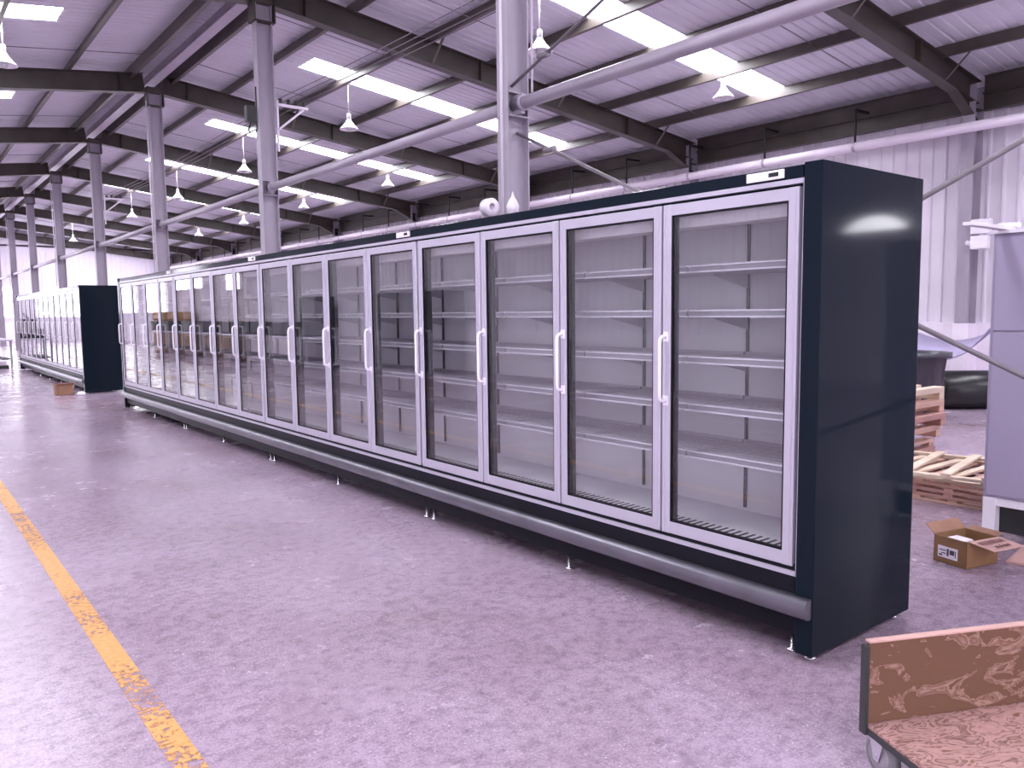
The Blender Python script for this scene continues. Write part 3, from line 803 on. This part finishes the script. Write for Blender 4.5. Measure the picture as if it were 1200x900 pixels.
m = MB(); m.box(.03, .15, .06, by - .04, .0055, .150, .01); o = m.build('packing_paper', 'paper', None, (4.950, 1.945, 0), -.245); tag(o, 'crumpled white packing paper inside the open cardboard box', 'paper')
e = empty('cardboard_sheet', (5.30, 1.55, 0), .12); tag(e, 'flat pale cardboard sheet lying beside the open box', 'cardboard')
m = MB(); m.box(0, .60, -.30, .30, .001, .010, .001); m.build('sheet', 'card_pink', e)
m = MB(); m.hexa([(0, -.3, .010), (.12, -.3, .04), (.12, .28, .03), (0, .28, .010), (0, -.3, .015), (.12, -.3, .045), (.12, .28, .035), (0, .28, .015)]); m.build('fold', 'card_pink', e)
m = MB(); m.lathe([(0, .010), (.018, .010), (.018, .012), (0, .012)], (.10, .18, .024), 12); m.lathe([(0, .010), (.016, .010), (.016, .012), (0, .012)], (.22, .12, .0), 12); m.build('hole', 'ink', e)

# ------------------------------------------------------------------ trolley, lower right
TROLLEY_ANG = -.45
P0 = Vector((2.494, 1.278, 0)); ang = TROLLEY_ANG
e = empty('platform_trolley', P0, ang); tag(e, 'low trolley lined with torn brown cardboard in the lower right corner', 'trolley')
TL, TW, dz = 1.15, .78, .17      # local x along the back board, local -y towards the camera
m = MB(); m.box(0, TL, -TW, .0, dz - .030, dz - .008, .003)
m.build('deck_frame', 'dark', e)
m = MB(); m.box(.004, TL - .01, -TW, -.004, dz - .008, dz + .004, .002); m.build('deck_liner', 'torn_deck', e, label='torn pale pink cardboard lining')
m = MB(); m.box(.006, TL - .01, -.012, .004, dz + .004, dz + .285, .003); m.build('back_board', 'torn_back', e)
m = MB(); m.box(.004, TL - .01, -.016, .010, dz + .283, dz + .291, .002); m.build('board_edge', 'card_pink', e)
m = MB(); m.box(-.010, .003, -.02, .012, dz - .03, dz + .275, .002); m.build('corner_post', 'dark', e)
for (cx_, cy_) in ((.052, -.034), (TL - .09, -.06), (.045, -TW + .12), (TL - .09, -TW + .12)):
    R = .070
    m = MB(); m.lathe([(.024, -.014), (R - .012, -.018), (R, -.014), (R, .014), (R - .012, .018), (.024, .014), (.024, -.014)], (cx_, cy_, R), 28, 'x'); w = m.build('wheel', 'tyre', e)
    m = MB(); m.lathe([(0, -.023), (.02, -.023), (.047, -.0205), (.051, -.016), (.051, .016), (.047, .0205), (.02, .023), (0, .023)], (cx_, cy_, R), 24, 'x'); m.build('wheel_disc', 'wheel', w)
    m = MB()
    for s_ in (-1, 1): m.prof((cx_ + s_*.027 - .002, cy_, 0), (cx_ + s_*.027 + .002, cy_, 0), [(-.012, R - .015), (.012, R - .015), (.035, dz - .038), (-.035, dz - .038)])
    m.box(cx_ - .045, cx_ + .045, cy_ - .045, cy_ + .045, dz - .040, dz - .031); m.tube([(cx_ - .03, cy_, R), (cx_ + .03, cy_, R)], .007, 8)
    m.build('caster_fork', 'chrome', e)

# ------------------------------------------------------------------ far-left clutter on the aisle floor
e = empty('brown_carton', (2.60, 17.80, 0), .1); tag(e, 'small brown carton on the floor before the far freezer row', 'box')
m = MB(); w_, d_, h_ = .30, .22, .22; t = .008
m.box(0, w_, 0, t, 0, h_); m.box(0, w_, d_ - t, d_, 0, h_); m.box(0, t, 0, d_, 0, h_); m.box(w_ - t, w_, 0, d_, 0, h_); m.box(0, w_, 0, d_, 0, t); m.build('carton', 'card_in', e)
m = MB(); m.hexa([(0, 0, h_), (w_, 0, h_), (w_, -.10, h_ + .03), (0, -.10, h_ + .03), (0, 0, h_ + .006), (w_, 0, h_ + .006), (w_, -.10, h_ + .036), (0, -.10, h_ + .036)]); m.build('flap', 'card_pink', e)
m = MB(); m.lathe([(0, 0), (.07, .0), (.09, .03), (.06, .07), (.0, .08)], (0, 0, 0), 14); o = m.build('white_bag', 'paper', None, (2.98, 17.55, 0)); tag(o, 'small white bag on the floor beside the brown carton', 'bag')

def work_table(x, y, L, W, H, rz, lab, top='table'):
    e = empty('work_table', (x, y, 0), rz); tag(e, lab, 'table', 'work tables')
    m = MB(); m.box(-W/2, W/2, -L/2, L/2, H - .05, H, .006); m.build('table_top', top, e)
    for sx in (-1, 1):
        for sy in (-1, 1):
            m = MB(); m.box(sx*(W/2 - .06) - .03, sx*(W/2 - .06) + .03, sy*(L/2 - .08) - .03, sy*(L/2 - .08) + .03, 0, H - .05); m.build('leg', 'steel', e)
    m = MB(); m.box(-W/2 + .06, W/2 - .06, -L/2 + .08, L/2 - .08, .22, .25); m.build('lower_shelf', 'dark', e)
    return e
work_table(2.5, 30.6, 2.6, 1.2, .86, .05, 'lavender topped work table at far left edge beyond the freezers')
e = empty('press_machine', (2.45, 30.4, .86)); tag(e, 'dark bench machine with slanted steel arm on the far left table', 'machine')
m = MB(); m.box(-.35, .35, -.5, .5, 0, .30, .02); m.box(-.2, .2, .1, .5, .3, .62, .02); m.build('machine_body', 'dark', e)
m = MB(); m.bar((-.1, -.6, .10), (.1, .35, .80), .09, .07); m.build('slanted_arm', 'steelbright', e)
m = MB(); m.lathe([(0, -.05), (.14, -.05), (.14, .05), (0, .05)], (.25, -.5, .2), 20, 'x', True); m.build('hand_wheel', 'steelbright', e)
e = empty('low_machine_base', (2.55, 28.6, 0)); tag(e, 'low dark plinth on the floor before the far left table', 'plinth')
m = MB(); m.box(-.35, .35, -.35, .35, 0, .10, .01); m.build('plinth_block', 'dark', e)
m = MB(); m.box(-.30, .30, -.30, .30, .10, .22, .01); m.build('top_tray', 'table', e)

# things along the left side of the hall, mirrored in the door glass
for i, (y, lab) in enumerate(((22.5, 'nearest'), (27.0, 'second'), (31.5, 'third'), (36.0, 'farthest'))):
    work_table(-3.4, y, 3.6, 1.1, .9, 0, 'long work table across the aisle, mirrored in the door glass, %s' % lab)
    for j in range(2):
        e = empty('parts_crate', (-3.4, y - .9 + j*1.7, .9)); tag(e, 'dark parts crate on the %s table across the aisle, %s end' % (lab, ('near', 'far')[j]), 'crate', 'parts crates')
        m = MB(); m.box(-.4, .4, -.55, .55, 0, .03); m.box(-.4, -.37, -.55, .55, 0, .4); m.box(.37, .4, -.55, .55, 0, .4); m.box(-.4, .4, -.55, -.52, 0, .4); m.box(-.4, .4, .52, .55, 0, .4); m.build('crate_shell', 'dark', e)
        m = MB(); m.box(-.36, .36, -.5, .5, .12, .34, .02); m.build('contents', ('steelbright', 'tan_board')[j], e)
for i, (y, n) in enumerate(((33.8, 3), (40.5, 5))):
    for j in range(n):
        m = MB(); m.box(-.75, .75, -.9, .9, 0, .30, .01)
        for s_ in (-1, 0, 1): m.box(-.75, .75, s_*.8 - .05, s_*.8 + .05, .30, .34)
        o = m.build('board_bundle', 'tan_board', None, (-4.85, y, j*.34), random.uniform(-.02, .02))
        tag(o, 'tan board bundle in the %s stack along the left wall, %s from the floor' % (('nearer', 'farther')[i], 'first' if j == 0 else ORD[j]), 'boards', 'stacked tan boards')
for i, y in enumerate((17.5, 19.6, 25.0)):
    e = empty('locker_cabinet', (-5.2, y, 0)); tag(e, 'tall grey locker against the left wall, %s from the camera' % ORD[i], 'locker', 'grey lockers')
    m = MB(); m.box(-.35, .35, -.6, .6, .06, 2.1, .006); m.build('body', 'darkgrey', e)
    for s_ in (-1, 1):
        m = MB(); m.box(.35, .37, min(0, s_*.59) + .005, max(0, s_*.59) - .005, .1, 2.06, .003); d = m.build('door', 'darkgrey', e)
        m = MB(); m.box(.37, .39, s_*.05 - .01, s_*.05 + .01, 1.0, 1.15); m.build('handle', 'chrome', d)
    m = MB(); m.box(-.33, .33, -.58, .58, 0, .06); m.build('plinth', 'dark', e)

# ------------------------------------------------------------------ camera, world, view
f, pitch, yaw, roll = 929.9095, .0920, .6676, -.0119
exec_pitch = None
fw = Vector((math.sin(yaw)*math.cos(pitch), math.cos(yaw)*math.cos(pitch), -math.sin(pitch)))
r = Vector((math.cos(yaw), -math.sin(yaw), 0)); u = r.cross(fw)
r2 = r*math.cos(roll) + u*math.sin(roll); u2 = -r*math.sin(roll) + u*math.cos(roll)
cam = bpy.data.cameras.new('camera'); cam.sensor_width = 36; cam.sensor_fit = 'HORIZONTAL'; cam.lens = f*36/1200; cam.clip_start = .05; cam.clip_end = 300
co = bpy.data.objects.new('camera', cam); COL.objects.link(co)
mw = Matrix((r2, u2, -fw)).transposed().to_4x4(); mw.translation = (0, 0, CAM_Z); co.matrix_world = mw
SC.camera = co
w = bpy.data.worlds.new('daylight'); SC.world = w; w.use_nodes = True
bg = w.node_tree.nodes.get('Background') or w.node_tree.nodes.new('ShaderNodeBackground')
bg.inputs['Color'].default_value = (.9, .88, 1, 1); bg.inputs['Strength'].default_value = 1.0
vs = SC.view_settings; vs.view_transform = 'Standard'; vs.look = 'None'; vs.exposure = 0.22; vs.gamma = 1; vs.use_curve_mapping = False
cy = SC.cycles
cy.use_denoising = True; cy.transparent_max_bounces = 32; cy.max_bounces = 14; cy.diffuse_bounces = 6; cy.glossy_bounces = 6
cy.sample_clamp_indirect = 8
